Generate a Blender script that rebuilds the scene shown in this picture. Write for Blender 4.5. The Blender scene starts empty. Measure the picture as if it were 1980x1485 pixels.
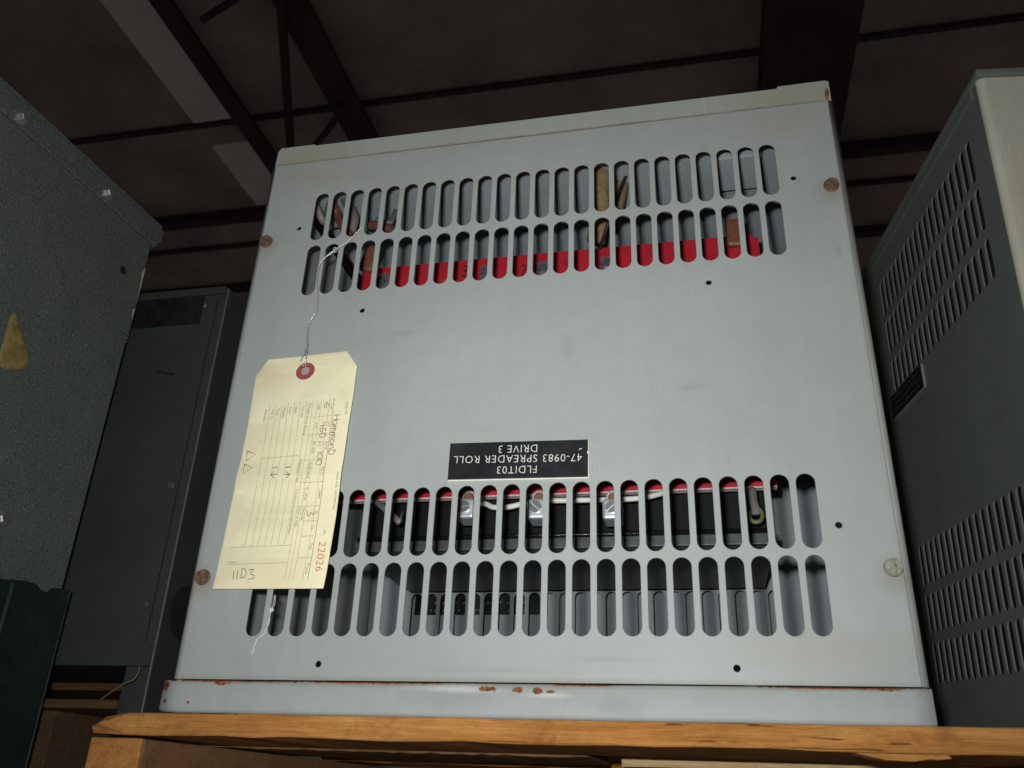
import bpy, bmesh, math, random
from mathutils import Vector, Matrix
random.seed(7)
S = bpy.context.scene
C = S.collection

# ------------------------------------------------------------------ camera
CAM = Vector((0.1164, -0.5511, 1.5))
AX = Vector((0.97752056, 0.20790284, 0.03507088))          # image right
AY = Vector((0.05892083, -0.42908111, 0.90134219))         # image up
AF = Vector((-0.20243985, 0.87901411, 0.43168541))         # forward
FPX = 1673.09
cam = bpy.data.cameras.new('camera')
cam.sensor_fit = 'HORIZONTAL'; cam.sensor_width = 36.0
cam.lens = FPX / 1980 * 36.0
cam.clip_start = 0.01; cam.clip_end = 200
co = bpy.data.objects.new('camera', cam); C.objects.link(co)
co.matrix_world = Matrix(((AX.x, AY.x, -AF.x, CAM.x), (AX.y, AY.y, -AF.y, CAM.y), (AX.z, AY.z, -AF.z, CAM.z), (0, 0, 0, 1)))
cam.dof.use_dof = True; cam.dof.focus_distance = 0.74; cam.dof.aperture_fstop = 17.0
S.camera = co

# ------------------------------------------------------------------ light: dim hall + the camera's own flash
w = bpy.data.worlds.new('World'); S.world = w; w.use_nodes = True
bg = w.node_tree.nodes['Background']
bg.inputs[0].default_value = (1.0, 0.90, 0.82, 1); bg.inputs[1].default_value = 0.030
fl = bpy.data.lights.new('camera_flash', 'AREA'); fl.shape = 'RECTANGLE'
fl.size = 0.020; fl.size_y = 0.010; fl.energy = 2.12; fl.color = (0.98, 1.0, 0.985); fl.spread = math.radians(126)
fo = bpy.data.objects.new('camera_flash', fl); C.objects.link(fo)
fp = CAM - AX * 0.024 + AY * 0.026 - AF * 0.004
fo.matrix_world = Matrix(((AX.x, AY.x, -AF.x, fp.x), (AX.y, AY.y, -AF.y, fp.y), (AX.z, AY.z, -AF.z, fp.z), (0, 0, 0, 1)))
S.view_settings.view_transform = 'Standard'; S.view_settings.look = 'None'
S.view_settings.exposure = 0.0; S.view_settings.gamma = 1.0
S.view_settings.use_curve_mapping = False

# ------------------------------------------------------------------ helpers
def ray(u, v):
    return AX * ((u - 990) / FPX) - AY * ((v - 742.5) / FPX) + AF
def at(u, v, Y=0.0):
    d = ray(u, v); return CAM + d * ((Y - CAM.y) / d.y)
def on_plane(u, v, P, n):
    d = ray(u, v); return CAM + d * ((P - CAM).dot(n) / d.dot(n))

class N:
    def __init__(s, name):
        s.m = bpy.data.materials.new(name); s.m.use_nodes = True
        s.t = s.m.node_tree; s.b = s.t.nodes['Principled BSDF']
        s.tc = s.t.nodes.new('ShaderNodeTexCoord'); s.v = s.tc.outputs['Object']
    def n(s, ty, **k):
        x = s.t.nodes.new(ty)
        for a, b in k.items(): setattr(x, a, b)
        return x
    def l(s, a, b): s.t.links.new(a, b)
    def noise(s, scale, detail=4, rough=.55, vec=None, dist=0):
        x = s.n('ShaderNodeTexNoise'); x.inputs['Scale'].default_value = scale
        x.inputs['Detail'].default_value = detail; x.inputs['Roughness'].default_value = rough
        x.inputs['Distortion'].default_value = dist
        s.l(vec or s.v, x.inputs['Vector']); return x.outputs['Fac']
    def mapv(s, sc, loc=(0, 0, 0), rot=(0, 0, 0)):
        x = s.n('ShaderNodeMapping'); x.inputs['Scale'].default_value = sc
        x.inputs['Location'].default_value = loc; x.inputs['Rotation'].default_value = rot
        s.l(s.v, x.inputs['Vector']); return x.outputs['Vector']
    def ramp(s, fac, p0, p1, c0=(0, 0, 0, 1), c1=(1, 1, 1, 1)):
        x = s.n('ShaderNodeValToRGB'); e = x.color_ramp.elements
        e[0].position = p0; e[1].position = p1; e[0].color = c0; e[1].color = c1
        s.l(fac, x.inputs[0]); return x.outputs[0]
    def mix(s, fac, a, b):
        x = s.n('ShaderNodeMix', data_type='RGBA')
        if isinstance(fac, float): x.inputs[0].default_value = fac
        else: s.l(fac, x.inputs[0])
        for v, i in ((a, 6), (b, 7)):
            if isinstance(v, tuple): x.inputs[i].default_value = v if len(v) == 4 else v + (1,)
            else: s.l(v, x.inputs[i])
        return x.outputs[2]
    def math(s, op, a, b=0.0, c=None):
        x = s.n('ShaderNodeMath', operation=op)
        for i, v in enumerate((a, b, c)):
            if v is None: continue
            if isinstance(v, (int, float)): x.inputs[i].default_value = v
            else: s.l(v, x.inputs[i])
        return x.outputs[0]
    def spots(s, pts, amp=.6, nscale=60, lo=.42, hi=.5):
        """irregular patches: pts = (centre xyz, radii xyz)"""
        nz = s.noise(nscale, 5, .65); acc = None
        for c, r in pts:
            a = s.n('ShaderNodeVectorMath', operation='SUBTRACT'); s.l(s.v, a.inputs[0]); a.inputs[1].default_value = c
            b = s.n('ShaderNodeVectorMath', operation='DIVIDE'); s.l(a.outputs[0], b.inputs[0]); b.inputs[1].default_value = r
            k = s.n('ShaderNodeVectorMath', operation='LENGTH'); s.l(b.outputs[0], k.inputs[0])
            acc = k.outputs['Value'] if acc is None else s.math('MINIMUM', acc, k.outputs['Value'])
        nzc = s.math('MULTIPLY', s.math('SUBTRACT', nz, .5), amp * 4)
        f = s.math('ADD', acc, nzc)
        return s.ramp(s.math('MULTIPLY', f, .5), lo, hi, (1, 1, 1, 1), (0, 0, 0, 1))
    def bump(s, h, strength, dist):
        x = s.n('ShaderNodeBump'); x.inputs['Strength'].default_value = strength; x.inputs['Distance'].default_value = dist
        s.l(h, x.inputs['Height']); s.l(x.outputs[0], s.b.inputs['Normal'])
    def col(s, c):
        if isinstance(c, tuple): s.b.inputs['Base Color'].default_value = c if len(c) == 4 else c + (1,)
        else: s.l(c, s.b.inputs['Base Color'])
    def rough(s, r):
        if isinstance(r, float): s.b.inputs['Roughness'].default_value = r
        else: s.l(r, s.b.inputs['Roughness'])
    def done(s, rough=.5, metal=0.0, spec=.5):
        if rough is not None: s.rough(rough)
        s.b.inputs['Metallic'].default_value = metal; s.b.inputs['Specular IOR Level'].default_value = spec
        return s.m

RUST = (0.14, 0.05, 0.02); RUST2 = (0.30, 0.125, 0.045)
def paint(name, c, var=.06, rough=.5, spec=.3, bump=.12, bscale=900, rust=None, stain=None, rn=70, grime=.25):
    k = N(name)
    c0 = tuple(x * (1 - var) for x in c); c1 = tuple(min(1, x * (1 + var)) for x in c)
    big = k.noise(9, 5, .6)
    base = k.mix(k.ramp(big, .3, .7), c0, c1)
    st = k.noise(14, 6, .7, k.mapv((3.5, 3.5, .5)))
    base = k.mix(k.math('MULTIPLY', k.ramp(st, .48, .78), grime), base, tuple(x * y for x, y in zip(c, (.80, .76, .66))))
    fine = k.noise(420, 2, .5)
    base = k.mix(k.math('MULTIPLY', k.ramp(fine, .66, .78), .12), base, tuple(x * .55 for x in c))
    mot = k.noise(75, 3, .6)
    base = k.mix(k.math('MULTIPLY', k.ramp(mot, .42, .70), .24), base, tuple(x * y for x, y in zip(c, (.84, .88, .80))))
    dust = k.noise(260, 4, .75)
    base = k.mix(k.math('MULTIPLY', k.ramp(dust, .56, .70), .20), base, tuple(min(1, x * 1.35) for x in c))
    for rot, sc_, th, am in ((.5, (70, 70, 2.2), .69, .30), (-.9, (90, 90, 3), .70, .25), (1.45, (60, 60, 1.6), .67, .22)):
        sn = k.noise(2.0, 3, .5, k.mapv(sc_, (rot, 0, 3 * rot), (0, rot, 0)))
        gate = k.ramp(k.noise(16, 2, .5, k.mapv((1, 1, 1), (rot * 3, 0, 0))), .55, .68)
        f = k.math('MULTIPLY', k.math('MULTIPLY', k.ramp(sn, th, th + .03), gate), am)
        base = k.mix(f, base, tuple(x * .55 for x in c) if rot > 0 else tuple(min(1, x * 1.6) for x in c))
    if stain:
        for pts, sc, amt in stain:
            base = k.mix(k.math('MULTIPLY', k.spots(pts, .3, 45, .05, .62), amt), base, sc)
    if rust:
        f = k.spots(rust, .5, rn)
        base = k.mix(f, base, k.mix(k.ramp(k.noise(300, 4), .4, .6), RUST, RUST2))
    k.col(base)
    k.bump(k.noise(bscale, 2, .5), bump, .0004)
    return k.done(rough, 0.0, spec)
def plain(name, c, rough=.5, metal=0.0, spec=.4, var=.12, sc=120, bump=0.0):
    k = N(name)
    k.col(k.mix(k.ramp(k.noise(sc, 5, .65), .3, .7), tuple(x * (1 - var) for x in c), tuple(min(1, x * (1 + var)) for x in c)))
    if bump: k.bump(k.noise(sc * 3, 3, .6), bump, .0006)
    return k.done(rough, metal, spec)
def wood(name, c0, c1, along='x', dark=.35):
    k = N(name)
    sc = {'x': (2.5, 30, 30), 'y': (30, 2.5, 30)}[along]
    g = k.noise(4, 8, .65, k.mapv(sc), .6)
    base = k.mix(k.ramp(g, .3, .7), c0, c1)
    g2 = k.noise(2.2, 6, .7, k.mapv((6, 6, 6)), 1.2)
    base = k.mix(k.math('MULTIPLY', k.ramp(g2, .52, .72), dark), base, tuple(x * .35 for x in c0))
    fib = k.noise(5, 6, .7, k.mapv({'x': (6, 220, 220), 'y': (220, 6, 220)}[along]), .3)
    base = k.mix(k.math('MULTIPLY', k.ramp(fib, .50, .66), .45), base, tuple(x * .45 for x in c0))
    spl = k.noise(3, 5, .6, k.mapv({'x': (3, 150, 150), 'y': (150, 3, 150)}[along], (1.7, 0, 0)), .5)
    crack = k.ramp(spl, .655, .68)
    base = k.mix(k.math('MULTIPLY', crack, .8), base, (.03, .014, .006))
    grm = k.noise(22, 6, .75)
    base = k.mix(k.math('MULTIPLY', k.ramp(grm, .45, .75), .5), base, tuple(x * y for x, y in zip(c0, (.55, .6, .8))))
    k.col(base); k.bump(k.math('SUBTRACT', fib, crack), .8, .0012)
    return k.done(.85, 0.0, .15)

def link(o, parent=None):
    C.objects.link(o)
    if parent: o.parent = parent
    return o
def mesh_from(bm, name, mat, smooth=False):
    me = bpy.data.meshes.new(name); bm.to_mesh(me); bm.free()
    me.materials.append(mat)
    for p in me.polygons: p.use_smooth = smooth
    return me
def part(name, bm, mat, parent=None, smooth=False, world=True):
    """bm in world coordinates; parents without rotation get the offset taken off"""
    if parent is not None and world:
        p = parent; off = Vector((0, 0, 0))
        while p is not None:
            off += p.location; p = p.parent
        bmesh.ops.translate(bm, verts=bm.verts, vec=-off)
    o = bpy.data.objects.new(name, mesh_from(bm, name, mat, smooth))
    return link(o, parent)
def thing(name, label, cat, loc, group=None, mat=None):
    o = bpy.data.objects.new(name, None); link(o)
    o.empty_display_size = .05
    if mat is not None: o.matrix_world = mat
    else: o.location = loc
    return tag(o, label, cat, group)
def tag(o, label, cat, group=None):
    o['label'] = label; o['category'] = cat
    if group: o['group'] = group
    return o
def bx(bm, x0, x1, y0, y1, z0, z1, bev=0.0, seg=2):
    g = bmesh.ops.create_cube(bm, size=1)['verts']
    for v in g:
        v.co = Vector(((x0 + x1) / 2 + v.co.x * (x1 - x0), (y0 + y1) / 2 + v.co.y * (y1 - y0), (z0 + z1) / 2 + v.co.z * (z1 - z0)))
    if bev:
        es = list({e for v in g for e in v.link_edges})
        bmesh.ops.bevel(bm, geom=es, offset=bev, segments=seg, profile=.5, affect='EDGES')
    return bm
def box(*a, **k): return bx(bmesh.new(), *a, **k)
def rotated(bm, ang, axis, cent):
    bmesh.ops.rotate(bm, verts=bm.verts, cent=cent, matrix=Matrix.Rotation(ang, 3, axis)); return bm
def prism(bm, pts, y0, y1, M=None):
    """pts: (x,z) outline extruded from y0 to y1"""
    a = [bm.verts.new((x, y0, z)) for x, z in pts]; b = [bm.verts.new((x, y1, z)) for x, z in pts]
    n = len(pts)
    bm.faces.new(a); bm.faces.new(b[::-1])
    for i in range(n): bm.faces.new((a[i], b[i], b[(i + 1) % n], a[(i + 1) % n]))
    bmesh.ops.recalc_face_normals(bm, faces=bm.faces)
    return bm
def tube(bm, pts, r, seg=8, closed_caps=True):
    pts = [Vector(p) for p in pts]; rings = []
    nrm = None
    for i, p in enumerate(pts):
        t = (pts[min(i + 1, len(pts) - 1)] - pts[max(i - 1, 0)]).normalized()
        if nrm is None:
            nrm = t.orthogonal().normalized()
        else:
            nrm = (nrm - t * nrm.dot(t)).normalized()
        bn = t.cross(nrm)
        rings.append([bm.verts.new(p + (nrm * math.cos(a) + bn * math.sin(a)) * r) for a in [2 * math.pi * k / seg for k in range(seg)]])
    for a, b in zip(rings, rings[1:]):
        for k in range(seg): bm.faces.new((a[k], a[(k + 1) % seg], b[(k + 1) % seg], b[k]))
    if closed_caps:
        bm.faces.new(rings[0][::-1]); bm.faces.new(rings[-1])
    bmesh.ops.recalc_face_normals(bm, faces=bm.faces)
    return bm
def smooth_path(pts, n=6):
    pts = [Vector(p) for p in pts]; out = []
    for i in range(len(pts) - 1):
        p0 = pts[max(i - 1, 0)]; p1 = pts[i]; p2 = pts[i + 1]; p3 = pts[min(i + 2, len(pts) - 1)]
        for k in range(n):
            t = k / n
            out.append(.5 * ((2 * p1) + (p2 - p0) * t + (2 * p0 - 5 * p1 + 4 * p2 - p3) * t * t + (3 * p1 - p0 - 3 * p2 + p3) * t ** 3))
    out.append(pts[-1]); return out
def disc(bm, c, r, y0, y1, seg=24, bev=0.0):
    """round prism with axis along y"""
    pts = [(c.x + r * math.cos(2 * math.pi * k / seg), c.z + r * math.sin(2 * math.pi * k / seg)) for k in range(seg)]
    if bev:
        inn = [(c.x + (r - bev) * math.cos(2 * math.pi * k / seg), c.z + (r - bev) * math.sin(2 * math.pi * k / seg)) for k in range(seg)]
        A = [bm.verts.new((x, y0, z)) for x, z in inn]; B = [bm.verts.new((x, y0 + bev, z)) for x, z in pts]; D = [bm.verts.new((x, y1, z)) for x, z in pts]
        bm.faces.new(A)
        for i in range(seg):
            j = (i + 1) % seg
            bm.faces.new((A[i], B[i], B[j], A[j])); bm.faces.new((B[i], D[i], D[j], B[j]))
        bm.faces.new(D[::-1]); bmesh.ops.recalc_face_normals(bm, faces=bm.faces)
        return bm
    return prism(bm, pts, y0, y1)
def sheet(outer, holes, half, bev=.0003):
    """sheet metal with holes: outline in (x, z); the middle plane is y = 0"""
    cu = bpy.data.curves.new('sheet', 'CURVE'); cu.dimensions = '2D'; cu.fill_mode = 'BOTH'
    cu.extrude = half - bev; cu.bevel_depth = bev; cu.bevel_resolution = 1; cu.offset = -bev
    for loop in [outer] + holes:
        sp = cu.splines.new('POLY'); sp.points.add(len(loop) - 1); sp.use_cyclic_u = True
        for p, (x, z) in zip(sp.points, loop): p.co = (x, z, 0, 1)
    o = bpy.data.objects.new('sheet', cu); C.objects.link(o)
    dg = bpy.context.evaluated_depsgraph_get(); dg.update()
    me = bpy.data.meshes.new_from_object(o.evaluated_get(dg))
    bm = bmesh.new(); bm.from_mesh(me)
    for v in bm.verts: v.co = Vector((v.co.x, -v.co.z, v.co.y))
    bmesh.ops.remove_doubles(bm, verts=bm.verts, dist=1e-6)
    bmesh.ops.recalc_face_normals(bm, faces=bm.faces)
    bpy.data.objects.remove(o); bpy.data.curves.remove(cu); bpy.data.meshes.remove(me)
    return bm
def slot(x, z0, z1, wd, seg=10):
    r = wd / 2
    return [(x + r * math.cos(math.pi * k / seg), z1 - r + r * math.sin(math.pi * k / seg)) for k in range(seg + 1)] + \
           [(x - r * math.cos(math.pi * k / seg), z0 + r - r * math.sin(math.pi * k / seg)) for k in range(seg + 1)]
def circ(x, z, r, seg=20):
    return [(x + r * math.cos(2 * math.pi * k / seg), z + r * math.sin(2 * math.pi * k / seg)) for k in range(seg)]

_tc = {}
def text_geo(s, off=0.0, sp=1.0):
    if (s, off) in _tc: return _tc[s, off]
    cu = bpy.data.curves.new('t', 'FONT'); cu.body = s; cu.resolution_u = 3; cu.offset = off; cu.space_character = sp
    o = bpy.data.objects.new('t', cu); C.objects.link(o)
    dg = bpy.context.evaluated_depsgraph_get(); dg.update()
    me = bpy.data.meshes.new_from_object(o.evaluated_get(dg))
    V = [v.co.copy() for v in me.vertices]; F = [tuple(p.vertices) for p in me.polygons]
    bpy.data.objects.remove(o); bpy.data.curves.remove(cu); bpy.data.meshes.remove(me)
    x0 = min(v.x for v in V); x1 = max(v.x for v in V)
    _tc[s, off] = ([(v.x - x0, v.y) for v in V], F, x1 - x0); return _tc[s, off]
CAP = max(y for x, y in text_geo('H')[0])
def text(bm, s, P, Q, h, up, surf, off=0.0, sp=1.0):
    """flat print: text from P to Q (world points), cap height h along up; surf(p) drops a point onto the surface"""
    V, F, wd = text_geo(s, off, sp); a = (Q - P) / wd
    vs = [bm.verts.new(surf(P + a * x + up * (y * h / CAP))) for x, y in V]
    for f in F:
        try: bm.faces.new([vs[i] for i in f])
        except ValueError: pass
def ribbon(bm, pts, wd, nrm, surf=lambda p: p):
    pts = [Vector(p) for p in pts]; L = []; R = []
    for i, p in enumerate(pts):
        t = (pts[min(i + 1, len(pts) - 1)] - pts[max(i - 1, 0)]).normalized(); s = t.cross(nrm).normalized() * wd / 2
        L.append(bm.verts.new(surf(p + s))); R.append(bm.verts.new(surf(p - s)))
    for i in range(len(pts) - 1): bm.faces.new((L[i], L[i + 1], R[i + 1], R[i]))

# ------------------------------------------------------------------ materials
ZB, ZC0, ZC1 = 1.5435, 1.5648, 2.0005
GREY = (0.355, 0.379, 0.371)
def rel(o, *p): return tuple(a - b for a, b in zip(p, o))
BASE = (0, 0, ZB)
bolts_xz = [(-.229, 1.9187), (.2268, 1.9187), (-.229, 1.6332), (.2283, 1.6327)]
halo = [(rel(BASE, x, 0, z - .004), (.011, .05, .012)) for x, z in bolts_xz]
M_cover = paint('grey_enamel_cover', GREY, .06, .48, .35, .20, stain=[(halo, (.24, .20, .14), .5),
    ([(rel(BASE, .0475, 0, 1.703), (.0009, .05, .0045)), (rel(BASE, -.03, 0, 1.722), (.004, .05, .003)), (rel(BASE, .115, 0, 1.76), (.012, .05, .004)), (rel(BASE, .03, 0, 1.80), (.006, .05, .010)), (rel(BASE, -.1, 0, 1.82), (.010, .05, .003)),
      (rel(BASE, .06, 0, 1.579), (.03, .05, .0025)), (rel(BASE, -.02, 0, 1.572), (.05, .05, .0018)), (rel(BASE, .17, 0, 1.60), (.004, .05, .012)), (rel(BASE, .225, 0, 1.86), (.003, .05, .007))], (.24, .25, .24), .35),
    ([(rel(BASE, 0, 0, 1.5655), (.3, .05, .0022)), (rel(BASE, -.236, 0, 1.75), (.003, .05, .3)), (rel(BASE, .236, 0, 1.80), (.004, .05, .3))], (.22, .19, .14), .45),
    ([(rel(BASE, .185, 0, 1.585), (.07, .05, .015)), (rel(BASE, -.19, 0, 1.985), (.06, .05, .016)), (rel(BASE, .2, 0, 1.985), (.05, .05, .016))], (.34, .32, .24), .35)])
M_rail = paint('grey_enamel_base', (.36, .385, .382), .08, .55, .3, .3, rust=[
    (rel(BASE, .0005, 0, 1.5605), (.0036, .03, .0018)), (rel(BASE, -.018, 0, 1.5608), (.006, .03, .0016)), (rel(BASE, .0135, 0, 1.5597), (.0036, .03, .0020)), (rel(BASE, .021, 0, 1.5595), (.003, .03, .0011)),
    (rel(BASE, -.2415, 0, 1.5605), (.003, .03, .004)), (rel(BASE, -.2, 0, 1.5622), (.006, .03, .0013)), (rel(BASE, .215, 0, 1.5633), (.009, .03, .0010)),
    (rel(BASE, -.239, 0, 1.5505), (.0014, .03, .0016)), (rel(BASE, -.222, 0, 1.5500), (.0012, .03, .0010)), (rel(BASE, -.19, 0, 1.5636), (.05, .03, .0008)), (rel(BASE, -.09, 0, 1.5636), (.05, .03, .0008)), (rel(BASE, .04, 0, 1.5636), (.02, .03, .0008)), (rel(BASE, .19, 0, 1.5636), (.04, .03, .0008))],
    stain=[([(rel(BASE, -.05, 0, 1.5630), (.22, .03, .0020)), (rel(BASE, .16, 0, 1.5632), (.09, .03, .0016))], (.20, .15, .10), .55), ([(rel(BASE, -.045, 0, 1.554), (.03, .03, .008)), (rel(BASE, .06, 0, 1.552), (.02, .03, .006))], (.25, .27, .27), .5), ([(rel(BASE, -.04, 0, 1.5605), (.030, .03, .0024)), (rel(BASE, .02, 0, 1.5575), (.016, .03, .0018))], (.55, .57, .56), .8)], rn=260)
M_cap = paint('grey_enamel_cap', (.36, .385, .36), .06, .5, .3, .14, rust=[(rel(BASE, .2345, 0, 2.01), (.0022, .05, .007))],
    stain=[([(rel(BASE, -.2, 0, 2.008), (.055, .05, .012)), (rel(BASE, .2, 0, 2.01), (.05, .05, .014))], (.33, .30, .17), .55),
           ([(rel(BASE, 0, 0, 2.0026), (.4, .05, .0022))], (.13, .10, .055), .8)])
M_inner = paint('grey_enamel_inside', (.33, .375, .40), .10, .5, .35, .14, grime=.5)
M_red = plain('red_fibre_board', (.43, .016, .028), .5, 0, .35, .22, 60)
M_rededge = plain('cut_edge_of_board', (.62, .50, .50), .8, 0, .2, .35, 600)
M_black = plain('black_varnished_core', (.0045, .0045, .005), .6, 0, .25, .3, 200)
M_bracket = plain('dull_steel_bracket', (.10, .105, .11), .38, .3, .5, .25, 150)
M_zinc = plain('zinc_plated_steel', (.55, .56, .57), .32, .85, .5, .12, 200)
M_alum = plain('cast_aluminium_lug', (.60, .63, .68), .42, .55, .5, .08, 250, .15)
M_copper = plain('tarnished_copper', (.24, .10, .055), .55, .35, .5, .25, 300)
M_tan = plain('tan_insulating_paper', (.23, .16, .09), .7, 0, .2, .35, 160)
M_wirew = plain('white_wire_insulation', (.72, .72, .64), .45, 0, .4, .08)
M_wireg = plain('grey_wire_insulation', (.2, .19, .17), .45, 0, .4, .12)
M_ink = plain('black_marking_ink', (.02, .012, .012), .6)
M_boltr = plain('rusty_bolt_head', (.165, .095, .06), .7, .1, .3, .45, 500, .5)
M_boltg = plain('grimy_plated_bolt', (.30, .29, .24), .45, .45, .4, .35, 450, .3)
M_hole = plain('near_black', (.012, .012, .012), .8)
kt = N('manila_card')
tcb = kt.mix(kt.ramp(kt.noise(28, 5, .65), .3, .7), (.84, .765, .505), (.90, .83, .575))
tcb = kt.mix(kt.math('MULTIPLY', kt.spots([((.012, 0, .010), (.020, .1, .014)), ((-.02, 0, .165), (.03, .1, .012))], .4, 60, .05, .6), .45), tcb, (.78, .64, .42))
tcb = kt.mix(kt.math('MULTIPLY', kt.ramp(kt.noise(60, 6, .7), .52, .74), .34), tcb, (.62, .54, .36))
tcb = kt.mix(kt.math('MULTIPLY', kt.spots([((-.026, 0, .138), (.010, .1, .016)), ((.006, 0, .142), (.008, .1, .020)), ((.028, 0, .148), (.008, .1, .016))], .3, 60, .05, .6), .3), tcb, (.95, .93, .80))
kt.col(tcb); kt.bump(kt.noise(40, 4, .6), .25, .002)
M_tagc = kt.done(.72, 0.0, .2)
M_washer = plain('red_brown_fibre_ring', (.34, .085, .085), .7, 0, .2, .15, 200)
M_print = plain('grey_green_print', (.30, .27, .16), .8, 0, .1)
M_print2 = plain('dark_print', (.15, .135, .08), .8, 0, .1)
M_pencil = plain('brown_pencil', (.19, .135, .08), .8, 0, .1, .3, 500)
M_rednum = plain('red_numbering_ink', (.60, .07, .035), .8, 0, .1)
M_wire = plain('bright_tag_wire', (.62, .62, .62), .35, .5, .5)
M_plate = plain('black_laminate', (.016, .016, .018), .35, 0, .5, .5, 60)
M_white = plain('white_laminate_core', (.72, .74, .66), .5, 0, .3, .08)
M_thread = plain('white_thread', (.7, .72, .72), .7)

# ------------------------------------------------------------------ the transformer enclosure
enc = thing('transformer_enclosure', 'light grey ventilated steel enclosure standing upside down on the pallet board', 'enclosure', BASE)
XS = [(c - 11.5) * .016 for c in range(24)]
ROWS = [(1.9158, 1.9646), (1.8620, 1.9108), (1.6457, 1.6945), (1.5927, 1.6415)]
SW = .0118
drill = [(-.2012, 1.9297), (.201, 1.9294), (-.1343, 1.8433), (.1332, 1.8433), (-.1336, 1.5750), (.133, 1.5742), (.2007, 1.6599)]
holes = [slot(x, z0, z1, SW) for z0, z1 in ROWS for x in XS] + [circ(x, z, .0021) for x, z in drill]
XE = .2338
cover = sheet([(-XE, ZC0), (XE, ZC0), (XE, ZC1), (-XE, ZC1)], holes, .0008)
bmesh.ops.translate(cover, verts=cover.verts, vec=(0, .0008, 0))
front = part('front_cover', cover, M_cover, enc)
DEPTH = .34
def flank(s):
    # bent sheet: rounded corner then the side running back
    r = .0046; pr = []
    for k in range(9):
        a = math.pi / 2 * k / 8
        pr.append((XE + .0001 + r * math.sin(a), r - r * math.cos(a)))
    pr.append((XE + r + .0001, DEPTH))
    inn = []
    for x, y in pr[::-1]:
        inn.append((max(XE + .0001, x - .0016), max(y, .0016) if y < DEPTH else y))
    loop = pr + inn[:1] + [(XE + .0001 + r - .0016, r), (XE + .0001, .0016)]
    bm = bmesh.new()
    a = [bm.verts.new((s * x, y, ZC0)) for x, y in loop]; b = [bm.verts.new((s * x, y, ZC1)) for x, y in loop]
    n = len(loop)
    for i in range(n):
        f = bm.faces.new((a[i], a[(i + 1) % n], b[(i + 1) % n], b[i])); f.smooth = i < 9
    bm.faces.new(a); bm.faces.new(b[::-1])
    bmesh.ops.recalc_face_normals(bm, faces=bm.faces)
    o = part('side_panel', bm, M_cover, enc)
    for p in o.data.polygons: p.use_smooth = len(p.vertices) == 4 and abs(p.normal.y) > .02 and abs(p.normal.x) > .02
    return o
flank(-1); flank(1)
# back panel, same ventilation slots
bk = sheet([(-.2365, ZC0), (.2365, ZC0), (.2365, ZC1), (-.2365, ZC1)], [slot(x, z0, z1, SW, 6) for z0, z1 in ROWS for x in XS], .0008)
bmesh.ops.translate(bk, verts=bk.verts, vec=(0, DEPTH + .001, 0))
part('back_panel', bk, M_inner, enc)
# base rail under the cover: lip with rolled lower edge, and the floor behind it
def rail():
    bm = bmesh.new()
    pr = [(.003, ZC0 - .0009), (-.0008, ZC0 - .0009), (-.0013, ZC0 - .0016)]
    z0 = ZB
    for k in range(7):
        a = math.pi / 2 * k / 6
        pr.append((-.0013 + .0032 * (1 - math.cos(a)), z0 + .0032 - .0032 * math.sin(a)))
    pr += [(.012, z0), (.012, z0 + .002), (.003, z0 + .006)]
    xs = [-.2425 + (.2385 + .2425) * k / 40 for k in range(41)]
    rings = []
    for i, x in enumerate(xs):
        dent = .0009 * math.exp(-((x - .062) / .012) ** 2) + .0006 * math.exp(-((x + .02) / .02) ** 2) + .0004 * math.sin(x * 37)
        rings.append([bm.verts.new((x, y + dent * (1 if y < .002 else 0) + .0004, z)) for y, z in pr])
    for a, b in zip(rings, rings[1:]):
        for i in range(len(pr)): bm.faces.new((a[i], a[(i + 1) % len(pr)], b[(i + 1) % len(pr)], b[i]))
    bm.faces.new(rings[0]); bm.faces.new(rings[-1][::-1])
    bmesh.ops.recalc_face_normals(bm, faces=bm.faces)
    es = [e for e in bm.edges if all(abs(v.co.x - xs[0]) < 1e-6 or abs(v.co.x - xs[-1]) < 1e-6 for v in e.verts) and e.calc_length() < .02 and abs(e.verts[0].co.x - e.verts[1].co.x) < 1e-6]
    return bm
ro = part('base_rail', rail(), M_rail, enc)
for p in ro.data.polygons: p.use_smooth = abs(p.normal.x) < .5
part('floor_plate', box(-.236, .236, .014, DEPTH, ZB, ZB + .002), M_inner, enc)
# top cap, set a little behind the cover, with raised corner tabs
cap = bmesh.new()
zt = 2.0225
pts = [(-.2372, 1.992), (.2372, 1.992), (.2372, zt + .0005), (.2345, zt + .0018), (.1985, zt + .0016), (.1975, zt - .0006), (-.2005, zt - .0006), (-.2015, zt + .0008), (-.2335, zt + .0008), (-.2362, zt - .003)]
prism(cap, pts, .0024, .0042)
bmesh.ops.bevel(cap, geom=[e for e in cap.edges if abs(e.verts[0].co.y - e.verts[1].co.y) < 1e-6 and e.verts[0].co.y < .003], offset=.0006, segments=2, affect='EDGES')
part('cap_flange', cap, M_cap, enc)
part('cap_plate', box(-.236, .236, .0044, DEPTH, zt - .003, zt - .0012), M_inner, enc)

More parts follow.
